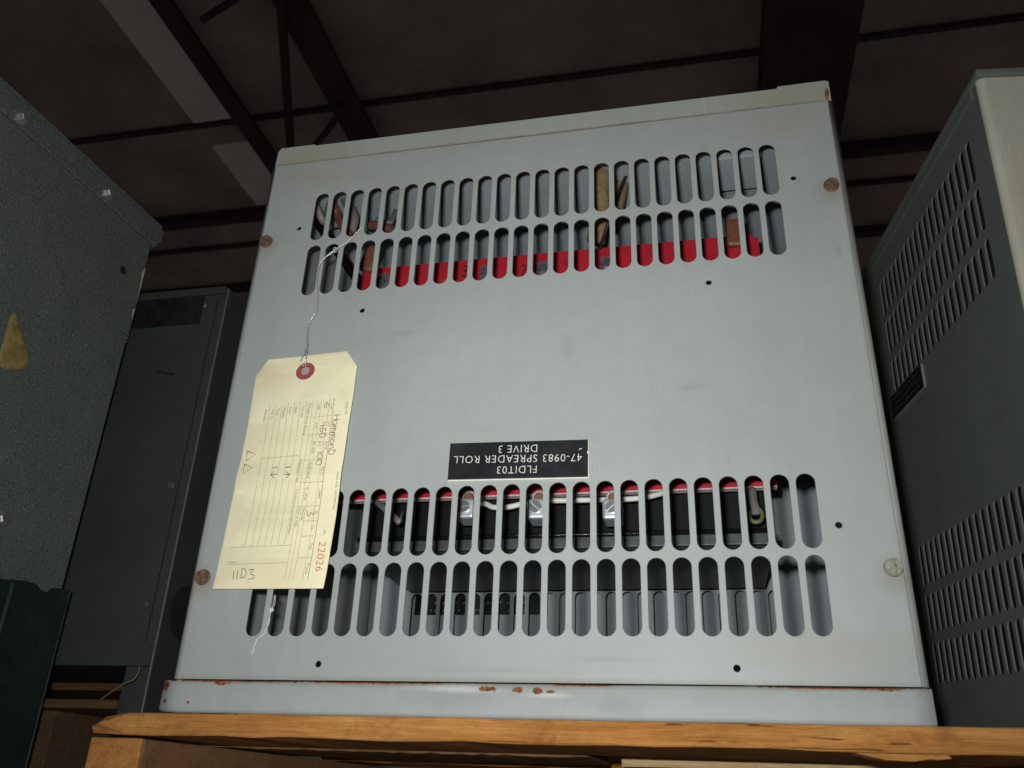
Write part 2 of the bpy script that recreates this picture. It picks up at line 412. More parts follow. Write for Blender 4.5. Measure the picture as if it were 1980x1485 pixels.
def bolt(x, z, mat, ang, r=.0056):
    bm = bmesh.new(); c = Vector((x, 0, z))
    disc(bm, c, r, -.0016, .0004, 28, .0005)
    o = part('bolt', bm, mat, enc)
    h = bmesh.new()
    for sgn in (-1, 1):
        pts = []
        for k in range(13):
            a = math.pi * k / 12
            pts.append((x + r * .80 * math.cos(a), z + sgn * (r * .80 * math.sin(a) * .93 + r * .13)))
        prism(h, pts, -.0040, -.0016)
    bmesh.ops.bevel(h, geom=[e for e in h.edges if all(v.co.y < -.0039 for v in e.verts)], offset=.0006, segments=2, affect='EDGES')
    rotated(h, ang, 'Y', (x, 0, z))
    part('slotted_head', h, mat, o)
for (x, z), m, a in zip(bolts_xz, (M_boltr, M_boltr, M_boltr, M_boltg), (.5, .9, 1.2, 1.5)): bolt(x, z, m, a)

# ------------------------------------------------------------------ engraved nameplate (mounted upside down with the box)
YN = -.0026
def lc(x, y): return at(850 + x / 6.387, 840 + y / 6.387, YN)
npz = thing('nameplate', 'black engraved nameplate with white upside down lettering on the grey cover', 'nameplate', (-.004, 0, 1.712))
corn = [lc(132, 112), lc(1838, 60), lc(1840, 535), lc(95, 572)]
bm = prism(bmesh.new(), [(p.x, p.z) for p in corn], -.0014, -.0001); part('plate', bm, M_white, npz)
corn = [lc(133, 111), lc(1832, 62), lc(1832, 519), lc(97, 556)]
bm = prism(bmesh.new(), [(p.x, p.z) for p in corn], YN, -.0014); part('face', bm, M_plate, npz)
def ny(p): return Vector((p.x, YN - .00015, p.z))
for s, a, b in (('DRIVE 3', (1207, 124), (735, 139)), ('47-0983 SPREADER ROLL', (1760, 238), (178, 270)), ('FLDIT03', (1200, 383), (714, 396))):
    P, Q = lc(*a), lc(*b); t = (Q - P).normalized(); up = Vector((-t.z, 0, t.x))
    h = (lc(a[0], a[1] + 92) - P).length
    bm = bmesh.new(); text(bm, s, P, Q, h, up, ny, -.014, 1.12); part('engraved_line', bm, M_white, npz)
for pts in ([(1722, 190), (1740, 178), (1757, 172)], [(1826, 205), (1834, 240)]):
    bm = bmesh.new(); ribbon(bm, [lc(*q) for q in pts], .0006, Vector((0, -1, 0)), ny); part('scratch', bm, M_white, npz)

# ------------------------------------------------------------------ manila tag
TY = -.007
def tag_y(z):
    f = max(0, min(1, (z - 1.62) / (1.81 - 1.62)))
    return -.0035 - .0055 * math.sin(math.pi * f) - .0025 * (1 - f) - .0011 * max(0, 1 - abs(f - .44) / .07) - .0012 * max(0, 1 - f / .06)
def z6(x, y): return at(360 + x / 2.855, 640 + y / 2.855, TY)
def c5(x, y): return at(500 + x / 5.714, 680 + y / 5.714, TY)
def c6(x, y): return at(410 + x / 6.189, 920 + y / 6.189, TY)
def px(u, v): return at(u, v, TY)
tg = thing('shipping_tag', 'cream manila shipping tag with printed form and pencil notes hanging on the grey cover', 'tag', (-.178, TY, 1.62))
out = [px(494, 727), px(516, 692.5), px(668, 676), px(689, 706), px(684, 765), px(675, 835), px(664, 920), px(652.5, 1000), px(637.5, 1078), px(625, 1138),
       px(411, 1139), px(435, 1046), px(456, 958), px(471, 890), px(483, 822)]
eye = px(589.4, 716.5)
tb = sheet([(p.x, p.z) for p in out], [circ(eye.x, eye.z, .0031)], .00022, .00005)
for k in range(1, 48):
    z = 1.62 + .19 * k / 48
    bmesh.ops.bisect_plane(tb, geom=tb.verts[:] + tb.edges[:] + tb.faces[:], plane_co=(0, 0, z), plane_no=(0, 0, 1))
for v in tb.verts: v.co.y += tag_y(v.co.z)
card = part('card', tb, M_tagc, tg)
for p in card.data.polygons: p.use_smooth = abs(p.normal.y) > .8
rb = sheet(circ(eye.x, eye.z, .0076, 36), [circ(eye.x, eye.z, .0033)], .00015, .00004)
for v in rb.verts: v.co.y += tag_y(v.co.z) - .0004
part('reinforcing_ring', rb, M_washer, tg)
FR = Vector((0, -1, 0))
def ty(e):
    return lambda p: Vector((p.x, tag_y(p.z) - e, p.z))
def rule(u0, v0, u1, v1, wd=.00028, bow=6.0):
    pts = []
    for k in range(13):
        f = k / 12; u = u0 + (u1 - u0) * f; v = v0 + (v1 - v0) * f
        g = (v - 771) / 350
        pts.append(px(u + bow * (4 * f * (1 - f)), v))
    lines = bmesh.new(); ribbon(lines, pts, wd, FR, ty(.00036)); part('ruled_line', lines, M_print, tg)
for u0, v0, u1, v1, k in ((647.9, 771, 595, 1121, 1.9), (639, 772, 585, 1121, 1), (623.4, 774, 566.7, 1121, 1), (615.5, 774, 558.6, 1120, 1), (607, 775, 549.8, 1121, 1),
                       (595.4, 777, 551.7, 1055, 1), (583, 778, 538.5, 1055.7, 1), (571.4, 780, 525, 1056.5, 1), (559.5, 781, 512.6, 1057, 1),
                       (547, 783, 500.5, 1057, 1), (536, 784, 488, 1058, 1), (524, 784, 475, 1057, 1)):
    rule(u0, v0, u1, v1, .00024 * k)
for a in ((603, 810, 643.5, 805.7), (598.5, 844.5, 640, 841), (592, 893.9, 634.8, 891.4), (585, 937.6, 629.5, 934.6), (578.8, 982.7, 620, 980.6),
          (590, 1009.7, 616, 1008.9), (584.5, 1038.4, 609.5, 1037.6), (576.4, 1079.6, 602.3, 1078), (508.8, 890, 581.4, 883.9), (446.4, 1060, 563.5, 1055.4), (437.5, 1092.6, 555.4, 1088.4)):
    rule(*a, bow=0)
def tprint(bm, s, P, Q, hpx, off=0.0):
    t = (Q - P).normalized(); up = Vector((-t.z, 0, t.x))
    text(bm, s, P, Q, hpx * .00042, up, ty(.0004), off)
for s, P, Q, h in (('QUANTITY', c5(978, 562), c5(962, 712), 4), ('MAKE AND DESCRIPTION', z6(846, 790), z6(818, 992), 3.6), ('NO.', z6(766, 1103), z6(763, 1132), 4),
        ('K.W.', c5(803, 585), c5(800, 655), 4), ('H.P.', c5(783, 790), c5(776, 845), 4), ('R.P.M.', c5(760, 1015), c5(749, 1105), 4), ('VOLTS', c5(728, 1285), c5(710, 1390), 4),
        ('AMPS', c6(1302, 180), c6(1284, 292), 4), ('Ph.', c6(1258, 440), c6(1254, 475), 4), ('Cy.', c6(1215, 605), c6(1208, 660), 4.2), ('Type', c6(1192, 810), c6(1172, 895), 4.4), ('Frame', c6(1148, 1052), c6(1112, 1175), 4.4),
        ('DIA.', c5(668, 598), c5(660, 660), 4), ('KEY', c5(643, 803), c5(636, 866), 4), ('BR. SIZE', c5(622, 1008), c5(603, 1142), 4), ('BASE DRW.', c5(588, 1245), c5(553, 1432), 4.2),
        ('C. of Sh.', c6(1150, 160), c6(1115, 322), 4.4), ('Serial No.', c6(1112, 405), c6(1078, 552), 3.8), ('Mod. or Style', c6(1055, 405), c6(1010, 622), 3.8),
        ('Temperature Rating', c5(570, 578), c5(510, 942), 4.2), ('P.O. No.', c5(495, 610), c5(474, 746), 4.2), ('Degrees Cent', c5(485, 1213), c5(440, 1468), 4.6),
        ('Continuous or Intermittent', c6(1030, 180), c6(922, 716), 4.4), ('Date', c5(420, 620), c5(408, 692), 4.2), ('Cost', c5(358, 625), c5(344, 697), 4.2),
        ('Repairs', c5(292, 630), c5(268, 752), 4.2), ('Price', c5(222, 640), c5(206, 716), 4.2), ('Sold To', c5(165, 648), c5(140, 762), 4.2), ('Remarks', c5(86, 654), c5(64, 784), 4.2),
        ('Section', c6(203, 1052), c6(296, 1048), 3)):
    pr = bmesh.new(); tprint(pr, s, P, Q, h); part('printed_word', pr, M_print2, tg)
rn = bmesh.new(); tprint(rn, '22026', c6(1297, 796), c6(1236, 1146), 12.5, -.012); part('serial_number', rn, M_rednum, tg)
# pencil
G = {'H': [[(0, 0), (0, 1)], [(.6, 0), (.62, 1)], [(0, .5), (.62, .55)]], 'a': [[(.5, .6), (.15, .6), (0, .25), (.2, 0), (.48, .15), (.52, .6), (.55, .05), (.7, .02)]],
     'm': [[(0, .6), (.05, 0), (.1, .5), (.3, .62), (.36, 0), (.42, .5), (.62, .62), (.72, .02)]], 'o': [[(.3, .6), (.05, .45), (.05, .1), (.3, 0), (.55, .2), (.5, .5), (.3, .6)]],
     'n': [[(0, .6), (.05, 0), (.1, .5), (.4, .62), (.5, .02)]], 'D': [[(.05, 0), (.05, 1)], [(-.05, 1), (.35, .95), (.6, .55), (.4, .1), (0, 0)]],
     '6': [[(.5, 1), (.15, .7), (.02, .3), (.2, 0), (.5, .12), (.5, .42), (.15, .42)]], '4': [[(.05, 1), (.02, .5), (.6, .48)], [(.5, .95), (.48, 0)]],
     '0': [[(.3, 1), (.05, .75), (.05, .2), (.3, 0), (.55, .3), (.5, .8), (.3, 1)]], '1': [[(.2, 1), (.2, 0)]], '3': [[(.02, .95), (.45, .95), (.2, .55), (.55, .35), (.45, .05), (.0, .02)]],
     '^': [[(0, 0), (.35, 1), (.75, 0), (0, 0)]], ' ': []}
AD = {'1': .42, ' ': .4, 'm': .85, '^': .95, 'n': .62}
def hand(s, P, Q, hpx, wd=.00050):
    tot = sum(AD.get(c, .72) for c in s); a = (Q - P) / tot; t = a.normalized(); up = Vector((-t.z, 0, t.x)) * hpx * .00042
    x = 0; pc = bmesh.new()
    for c in s:
        for st in G[c]:
            jx, jy = random.uniform(-.04, .04), random.uniform(-.05, .05)
            pts = [P + a * (x + q[0] + jx) + up * (q[1] + jy) for q in st]
            if len(pts) > 2: pts = smooth_path(pts, 4) if c not in '^4' else pts
            ribbon(pc, pts, wd, FR, ty(.00046))
        x += AD.get(c, .72)
    part('pencil_note', pc, M_pencil, tg)
hand('HammonD', c5(846, 716), c5(788, 1168), 12)
hand('6', c5(742, 568), c5(736, 645), 10)
hand('460', c5(700, 798), c5(690, 985), 11.5)
hand('^', c5(690, 1010), c5(684, 1078), 10.5)
hand('100', c5(676, 1118), c5(655, 1290), 11)
hand('3', c6(1160, 438), c6(1152, 520), 13)
hand('11', c6(232, 1243), c6(318, 1241), 15); hand('D', c6(345, 1228), c6(415, 1226), 15); hand('3', c6(428, 1238), c6(524, 1232), 16)
for tri in ([(350, 672), (395, 690), (345, 725), (350, 672)], [(337, 745), (377, 765), (331, 800), (337, 745)]):
    pc = bmesh.new(); ribbon(pc, [z6(*q) for q in tri], .00055, FR, ty(.00046)); part('pencil_triangle', pc, M_pencil, tg)
for st in ([(325, 1300), (385, 1297)], [(320, 1382), (378, 1385)], [(335, 1350), (378, 1385), (330, 1420)], [(180, 1308), (242, 1302)], [(165, 1385), (235, 1378)], [(205, 1345), (165, 1385), (205, 1420)]):
    pc = bmesh.new(); ribbon(pc, [c5(*q) for q in st], .0006, FR, ty(.00046)); part('pencil_stroke', pc, M_pencil, tg)

# tag wire: twisted pair from the eyelet up into the slots
wpath = [(589, 708, -.010), (586, 697, -.012), (590, 685, -.011), (594, 664, -.009), (594, 648, -.006), (598, 625, -.004), (611, 603, -.004), (614.5, 574, -.004), (612.8, 537, -.004), (618, 513, -.004), (630, 497, -.004), (648, 483, -.005), (665, 473, -.004), (678, 463, -.003), (690, 450, -.0022), (700, 440, -.0018)]
wp = [at(u, v, y) for u, v, y in wpath]
sp = smooth_path(wp, 8)
tw = thing('tag_wire', 'thin twisted steel wire tying the manila tag to a ventilation slot', 'wire', (-.165, -.004, 1.80))
for ph in (0, math.pi):
    pts = []
    for i, p in enumerate(sp):
        a = i * 1.1 + ph; am = .00045 if i > 20 else .0022 * max(.25, 1 - abs(i - 9) / 14)
        pts.append(p + Vector((math.cos(a if i > 20 else ph) * am, math.sin(a) * .0004, 0)))
    part('strand', tube(bmesh.new(), pts, .00036, 6), M_wire, tw, True)
lp = at(648, 483, -.0062)
part('loop', tube(bmesh.new(), [lp + Vector((math.cos(a) * .0017, -.0004 * math.sin(a * 3), math.sin(a) * .0026)) for a in [k * .42 for k in range(17)]], .0004, 6), M_wire, tw, True)
part('loose_end', tube(bmesh.new(), smooth_path([at(648, 484, -.006), at(640, 491, -.006), at(627, 498, -.007)], 5), .0004, 6), M_wire, tw, True)
th = [(531, 1150, .006), (528, 1170, .001), (523, 1180, -.002), (519, 1205, -.0015), (511, 1226, -.0012), (497, 1236, -.0012), (491, 1250, -.001), (485, 1267, -.0008)]
to = thing('frayed_thread', 'frayed white thread hanging from a lower slot below the tag', 'thread', at(485, 1267, 0))
for j in range(3):
    pts = smooth_path([at(u + random.uniform(-1.6, 1.6) * j, v, y - .0003 * j) for u, v, y in th], 5)
    part('strand', tube(bmesh.new(), pts, .00022, 5), M_thread, to, True)
kc = at(526, 1180, -.002)
part('knot', tube(bmesh.new(), [kc + Vector((.0012 * math.cos(a), -.0006 + .0007 * math.sin(2 * a), .0009 * math.sin(a))) for a in [k * .6 for k in range(14)]], .0005, 6), M_thread, to, True)

# ------------------------------------------------------------------ transformer inside
tr = thing('transformer', 'transformer with red terminal board and black core seen through the slots', 'transformer', (0, .2, ZB + .002))
part('core', box(-.168, .170, .138, .27, 1.694, 1.955, .003), M_black, tr)
br = box(-.172, .172, .128, .136, 1.6835, 1.6925, .0008); bx(br, -.172, .172, .136, .280, 1.6835, 1.6865)
part('core_bracket', br, M_bracket, tr)
part('varnished_edge', tube(bmesh.new(), [(-.170, .1295, 1.6945), (0, .1290, 1.6948), (.170, .1295, 1.6945)], .0021, 14), plain('glossy_black_varnish', (.012, .012, .013), .16, 0, .6, .4, 300, .6), tr, True)
for x in (-.160, .160):
    part('hanger', box(x - .008, x + .008, .272, .276, 1.70, zt - .0031), M_bracket, tr)
tbx = bmesh.new(); bx(tbx, -.184, .1755, .100, .1075, 1.7208, 1.9510)
tbo = part('terminal_board', tbx, M_red, tr)
part('cut_edge', box(-.184, .1755, .1002, .1073, 1.7196, 1.7207), M_rededge, tbo)
for x in (-.156, -.105, -.002, .055, .108):
    part('coil', box(x - .02, x + .02, .150, .262, 1.956, 1.985, .008), M_inner if x != .055 else M_tan, tr, True)
def lug(u, ang):
    c = at(u, 963, .088); r = .0058
    o = part('lug', disc(bmesh.new(), c, r, .0855, .099, 24, .0008), M_alum, tr)
    for p in o.data.polygons: p.use_smooth = False
    part('copper_stud', disc(bmesh.new(), c + Vector((.0004, 0, -.0008)), .0041, .0835, .0857, 20, .0006), M_copper, o)
    b = box(c.x - .0072, c.x + .0072, .074, .097, c.z - .0205, c.z - .0045, .0022)
    part('clamp_box', b, M_alum, o)
    s = bmesh.new()
    for sg in (-1, 1):
        prism(s, [(c.x + .0046 * math.cos(math.pi * k / 10), c.z - .0118 + sg * (.0046 * math.sin(math.pi * k / 10) * .88 + .0005)) for k in range(11)], .0718, .0742)
    rotated(s, ang, 'Y', (c.x, 0, c.z - .0118))
    part('clamp_screw', s, M_zinc, o)
for u, a in ((908, -.15), (1043, .7), (1186, -.75)): lug(u, a)
def term(u, v):
    c = at(u, v, .093)
    o = part('upper_terminal', box(c.x - .0062, c.x + .0062, .094, .0995, c.z - .012, c.z + .010, .001), M_zinc, tr)
    part('nut', disc(bmesh.new(), c, .0048, .089, .0945, 6), M_bracket, o)
for u, v in ((738, 545), (940, 528), (1050, 522), (1174, 512)): term(u, v)
for u, v, a in ((716, 507, .25), (1420, 458, .05)):
    c = at(u, v, .093)
    part('copper_strap', rotated(box(c.x - .0075, c.x + .0075, .088, .0915, c.z - .012, c.z + .016, .003), a, 'Y', c), M_copper, tr)
c = at(1458, 483, .095); part('red_spacer', box(c.x - .0035, c.x + .0035, .085, .099, c.z - .02, c.z + .006), M_red, tr)
for s, u, v in (('3', 893, 513), ('2', 1006, 512), ('3', 1158, 508)):
    ink = bmesh.new(); P = at(u, v + 22, .0997); Q = at(u + 12, v + 22, .0997)
    text(ink, s, P, Q, .0125, Vector((0, 0, 1)), lambda p: Vector((p.x, .0997, p.z))); part('board_number', ink, M_ink, tbo)
# jumper and leads
part('white_jumper', tube(bmesh.new(), smooth_path([at(905, 968, .094), at(938, 974, .090), at(955, 981, .086), at(985, 980, .084), at(1010, 974, .086), at(1040, 968, .092), at(1080, 968, .092), at(1130, 967, .092), at(1180, 966, .094), at(1230, 964, .09), at(1265, 958, .094), at(1290, 950, .099)], 6), .0022, 10), M_wirew, tr, True)
part('test_lead', tube(bmesh.new(), smooth_path([at(725, 968, .1), at(745, 985, .088), at(765, 1003, .08), at(773, 1010, .078)], 5), .0028, 10), M_wireg, tr, True)
part('lead_tip', tube(bmesh.new(), [at(771, 1012, .0775), at(775, 1000, .079), at(778, 990, .081)], .0009, 8), M_zinc, tr, True)
part('earth_lead', tube(bmesh.new(), smooth_path([at(1454, 948, .1), at(1457, 970, .092), at(1461, 985, .088), at(1462, 995, .087)], 5), .0034, 10), M_wireg, tr, True)
rc = at(1461, 996, .086)
M_yg = plain('yellow_green_terminal', (.15, .16, .065), .5, .2)
part('ring_terminal', tube(bmesh.new(), [rc + Vector((.0048 * math.cos(a), .001 * math.sin(a), .0058 * math.sin(a))) for a in [2.6 + k * .42 for k in range(14)]], .0017, 8), M_yg, tr, True)
# leads above the board
M_pink = plain('reddish_lead_sleeve', (.14, .055, .042), .5)
for pts, r, m in (([(612, 400, .05), (628, 430, .06), (640, 395, .09), (650, 440, .10)], .0035, M_wireg), ([(640, 390, .05), (652, 415, .06), (668, 445, .06), (690, 470, .08)], .0045, M_pink),
                  ([(668, 385, .08), (684, 420, .07), (676, 452, .07)], .005, M_wireg), ([(715, 435, .06), (745, 440, .06), (772, 452, .08)], .0045, M_pink), ([(730, 425, .07), (752, 432, .07), (765, 410, .09)], .003, M_wireg)):
    part('coil_lead', tube(bmesh.new(), smooth_path([at(*p) for p in pts], 5), r, 10), m, tr, True)
for pts, r, m in (([(1168, 320, .085), (1162, 350, .08), (1160, 420, .09), (1152, 470, .1)], .0085, M_tan), ([(1222, 320, .10), (1205, 352, .085), (1188, 400, .075), (1170, 450, .085), (1160, 480, .098)], .0016, M_ink), ([(1204, 330, .10), (1196, 380, .10), (1180, 440, .1)], .0075, M_tan)):
    part('coil_lead', tube(bmesh.new(), smooth_path([at(*p) for p in pts], 5), r, 10), m, tr, True)
gb = box(.146, .1865, .055, .10, 2.000, 2.0185, .001); part('mounting_angle', gb, M_inner, tr)

# ------------------------------------------------------------------ cabinet standing right behind (seen through the rear slots)
rc0 = thing('rear_cabinet', 'grey sheet metal cabinet close behind, glimpsed through the lower slots', 'cabinet', (0, .5, ZB + .002))
part('front_sheet', box(-.32, .32, .384, .389, ZB + .002, 1.97), M_inner, rc0)
part('body', box(-.318, .318, .3895, .62, ZB + .002, 1.968), M_inner, rc0)
lb = thing('rear_label', 'small black label on the grey cabinet behind, seen through the lower slots', 'label', (-.125, .384, 1.690))
part('face', box(-.200, -.0495, .3828, .3839, 1.6800, 1.712), M_plate, lb)
lt = bmesh.new()
for z in (1.684, 1.692, 1.702):
    for x in [(-.195 + k * .0046) for k in range(31)]:
        if random.random() < .62: ribbon(lt, [(x, .3825, z), (x + random.uniform(.0008, .0024), .3825, z + random.uniform(.001, .0026))], .0006, FR)
part('worn_print', lt, plain('worn_grey_print', (.5, .5, .48), .6), lb)

# ------------------------------------------------------------------ pallet
W1 = wood('orange_pallet_wood', (.37, .135, .028), (.64, .32, .10), 'x', .7)
W2 = wood('brown_pallet_wood', (.20, .10, .045), (.30, .16, .07))
W3 = wood('stringer_end_wood', (.38, .14, .035), (.58, .29, .09), 'y')
pal = thing('pallet', 'worn orange wooden pallet under the grey enclosure', 'pallet', (0, .2, 1.40))
def board(x0, x1, y0, y1, z0, z1, mat, tilt=0.0, jag=.0012, name='deck_board'):
    bm = bmesh.new(); n = 40; prof = 8
    rings = []
    for i in range(n + 1):
        x = x0 + (x1 - x0) * i / n
        e = .0022 if i in (0, n) else .0006
        j = [random.uniform(-jag, jag) * .5 for _ in range(4)]
        zz = tilt * (x - x0); nose = .010 * max(0, 1 - i / 1.2) if name == 'deck_board' and y0 < 0 else 0
        rings.append([bm.verts.new((x, y0 + e + j[0] + nose, z1 + zz - nose * .25 + j[3] * .6)), bm.verts.new((x, y0 + j[0] + nose * .6, z1 - e * 1.4 + zz - nose * .35)), bm.verts.new((x, y0 + j[1], z0 + e * 1.6 + zz + j[2])), bm.verts.new((x, y0 + e * 1.5 + j[1], z0 + zz + j[2])),
                      bm.verts.new((x, y1, z0 + zz)), bm.verts.new((x, y1, z1 + zz))])
    for a, b in zip(rings, rings[1:]):
        for i in range(6): bm.faces.new((a[i], a[(i + 1) % 6], b[(i + 1) % 6], b[i]))
    bm.faces.new(rings[0]); bm.faces.new(rings[-1][::-1])
    bmesh.ops.recalc_face_normals(bm, faces=bm.faces)
    return part(name, bm, mat, pal)
board(-.2745, .62, -.022, .10, 1.5283, 1.5416, W1, .0018)
board(-.274, .03, .104, .24, 1.5275, 1.5400, W2)
board(.048, .6, .165, .30, 1.5250, 1.5405, wood('pale_pallet_wood', (.55, .33, .13), (.78, .62, .36)))
board(-.274, .6, .345, .47, 1.5280, 1.5405, W1)
for x0, x1 in ((-.2765, -.240), (.30, .338)):
    b = box(x0, x1, -.0135, .47, 1.445, 1.5262, .001); so = part('stringer', b, W2, pal); part('cut_end', box(x0 - .0003, x1 + .0003, -.0175, -.0137, 1.4448, 1.5264, .0012), W3, so)
sl = prism(bmesh.new(), [(.190, 1.5284), (.236, 1.5284), (.238, 1.5268), (.231, 1.5258), (.228, 1.5262), (.219, 1.5249), (.206, 1.5252), (.199, 1.5264)], -.0225, -.004); part('splinter', sl, W1, pal)

# ------------------------------------------------------------------ right cabinet
dR = Vector((-0.1172, 0.9911, 0.0628)).normalized(); uR = (Vector((0, 0, 1)) - dR * dR.z).normalized(); nR = dR.cross(uR)
P0 = Vector((0.3427, 0, 2.0083))
HB = .462
Pb = P0 - uR * HB
MR = Matrix(((nR.x, dR.x, uR.x, Pb.x), (nR.y, dR.y, uR.y, Pb.y), (nR.z, dR.z, uR.z, Pb.z), (0, 0, 0, 1)))
M_rc = paint('cabinet_enamel_shaded', (.145, .165, .152), .12, .5, .4, .25, 700, grime=.4)  # vented side: shade at grazing light put into a darker enamel colour
M_rf = paint('cabinet_enamel_lit', (.50, .49, .405), .10, .6, .25, .15, grime=.9)  # same cabinet paint, made paler for the front that faces the flash
rcab = thing('ventilated_cabinet', 'grey cabinet with fine vertical vent slots right of the enclosure', 'cabinet', None, None, MR)
RR = [(-.0728, -.0352), (-.1150, -.0788), (-.1556, -.1222), (-.3425, -.3053), (-.3835, -.3487), (-.4255, -.3900)]
# vent sheet drawn in (depth, up): local x of sheet = depth
hs = [slot(.036 + k * .01252, HB + a, HB + b, .0080, 6) for a, b in RR for k in range(19)]
vs = sheet([(.005, .0), (.330, .0), (.330, HB - .003), (.005, HB - .003)], hs, .0007, .0002)
for v in vs.verts: v.co = Vector((v.co.y + .0007, v.co.x, v.co.z))
bmesh.ops.recalc_face_normals(vs, faces=vs.faces)
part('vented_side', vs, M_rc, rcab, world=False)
cr = bmesh.new()
for k in range(7):
    pass
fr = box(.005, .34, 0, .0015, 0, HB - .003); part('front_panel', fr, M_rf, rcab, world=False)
cm = bmesh.new()
ring = []
for k in range(9):
    a = math.pi / 2 * k / 8; ring.append((.005 - .005 * math.cos(a), .005 - .005 * math.sin(a)))
A = [cm.verts.new((x, y, 0)) for x, y in ring]; B = [cm.verts.new((x, y, HB - .003)) for x, y in ring]
for i in range(8): cm.faces.new((A[i], A[i + 1], B[i + 1], B[i]))
bmesh.ops.recalc_face_normals(cm, faces=cm.faces)
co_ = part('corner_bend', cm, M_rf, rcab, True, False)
part('dark_slot_backing', box(.0145, .335, .0145, .325, .001, HB - .006), M_hole, rcab, world=False)  # near-black block stands in for the shade behind the slots
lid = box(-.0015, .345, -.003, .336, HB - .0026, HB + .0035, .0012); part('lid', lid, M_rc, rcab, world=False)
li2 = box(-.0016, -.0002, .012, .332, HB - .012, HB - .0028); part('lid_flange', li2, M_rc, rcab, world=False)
lab = thing('side_nameplate', 'small black nameplate seen edge on on the vented grey cabinet', 'nameplate', None, None, MR @ Matrix.Translation((0, .23, HB - .169)))
part('plate', box(-.0018, -.0001, -.0420, .0425, -.0112, .0112), plain('dull_plate_edge', (.22, .23, .2), .6), lab, world=False)
part('face', box(-.0026, -.0018, -.0410, .0425, -.0104, .0112), M_plate, lab, world=False)
lt = bmesh.new()
for z in (-.006, 0, .006):
    y = -.034
    while y < .034:
        q = random.uniform(.0012, .003); ribbon(lt, [(-.0028, y, z + random.uniform(-.001, .001)), (-.0028, y + q, z + random.uniform(-.0014, .0014))], .0012, Vector((-1, 0, 0))); y += q + random.uniform(.0008, .002)
part('worn_print', lt, plain('worn_pale_print', (.075, .075, .068), .6), lab, world=False)

# ------------------------------------------------------------------ left cabinet
dL = Vector((.0725, .9974, 0)).normalized(); nL = Vector((dL.y, -dL.x, 0)); PL = Vector((-.4234, .1, 0))
ML = Matrix(((nL.x, dL.x, 0, PL.x), (nL.y, dL.y, 0, PL.y), (0, 0, 1, 1.50), (0, 0, 0, 1)))
MLi = ML.inverted()
def lf(u, v, e=0.0):
    p = MLi @ on_plane(u, v, PL, nL); return Vector((e, p.y, p.z))
k = N('dark_hammered_enamel')
vor = k.n('ShaderNodeTexVoronoi'); vor.inputs['Scale'].default_value = 620; k.l(k.v, vor.inputs['Vector'])
lb_ = k.mix(k.ramp(k.noise(18, 6, .7), .35, .7), (.088, .103, .094), (.118, .134, .123))
lb_ = k.mix(k.math('MULTIPLY', k.ramp(k.noise(560, 2, .5), .60, .68), .7), lb_, (.26, .275, .25))
lb_ = k.mix(k.math('MULTIPLY', k.ramp(k.noise(500, 2, .5, k.mapv((1, 1, 1), (3, 1, 0))), .56, .66), .65), lb_, (.03, .036, .034))
k.col(lb_)
k.bump(k.math('ADD', vor.outputs['Distance'], k.noise(900, 3)), .35, .0006)
M_lc = k.done(.42, 0.0, .55)
lcab = thing('hammered_cabinet', 'dark grey hammered steel cabinet at the left edge with a yellow drip', 'cabinet', None, None, ML)
zt0 = 2.0065 - 1.5; zt1 = 2.033 - 1.5; zl = 1.643 - 1.5
part('side_sheet', box(-.40, 0, -.62, -.0008, zl, zt0 - .0006, .001), M_lc, lcab, world=False)
li = box(-.40, .0016, -.62, .006, zt0, zt1 - .003, .001)
part('lid', li, M_lc, lcab, world=False)
tp = box(-.402, .0026, -.62, .010, zt1 - .0145, zt1, .002); 
part('lid_rim', prism(bmesh.new(), [(-.40, zt1 - .003), (.0015, zt1 - .003), (.0015, zt1), (-.40, zt1)], -.62, .0065), M_lc, lcab, world=False)
tp.free()
fp_ = bmesh.new()
for (y, z) in (): pass
part('corner_flap', prism(bmesh.new(), [(-.06, zt0 + .002), (.0014, zt0 + .009), (.0014, zt1 - .0035), (-.06, zt1 - .0035)], .0062, .0100), M_lc, lcab, world=False)
def lbolt(u, v, mat=M_zinc, lip=.0016, name='bolt'):
    p = lf(u, v); bm = bmesh.new()
    b = disc(bm, Vector((0, 0, 0)), .0075, -.0012, 0, 20)
    o = part(name, b, mat, lcab, world=False)
    o.matrix_local = Matrix.Translation((lip + .0001, p.y, p.z)) @ Matrix.Rotation(math.pi / 2, 4, 'Z')
    h = bmesh.new(); disc(h, Vector((0, 0, 0)), .0052, -.0055, -.0012, 6, .0009)
    part('hex_head', h, mat, o, world=False)
lbolt(40, 229); lbolt(206, 375, M_zinc); lbolt(2, 1001, M_zinc, 0.0)
p = lf(238, 523, .0003); hb = disc(bmesh.new(), Vector((0, 0, 0)), .0042, -.0002, 0, 18); ho = part('drilled_hole', hb, M_hole, lcab, world=False)
ho.matrix_local = Matrix.Translation((.0001, p.y, p.z)) @ Matrix.Rotation(math.pi / 2, 4, 'Z')
def q1(x, y): return (x / 2.856, 480 + y / 2.856)
chip = [(812, 118), (785, 135), (780, 170), (768, 235), (758, 300), (752, 335), (733, 342), (730, 390), (716, 450), (705, 530), (713, 530), (738, 440), (762, 340), (788, 235), (808, 160)]
cb = bmesh.new(); vsq = [lf(*q1(*c)) for c in chip]
A = [cb.verts.new((.0001, min(-.0009, v.y), v.z)) for v in vsq]; B = [cb.verts.new((.0006, min(-.0009, v.y), v.z)) for v in vsq]
cb.faces.new(B)
for i in range(len(A)): cb.faces.new((A[i], A[(i + 1) % len(A)], B[(i + 1) % len(A)], B[i]))
bmesh.ops.recalc_face_normals(cb, faces=cb.faces)
part('chipped_paint_edge', cb, plain('bare_white_primer', (.42, .42, .36), .7), lcab, world=False)
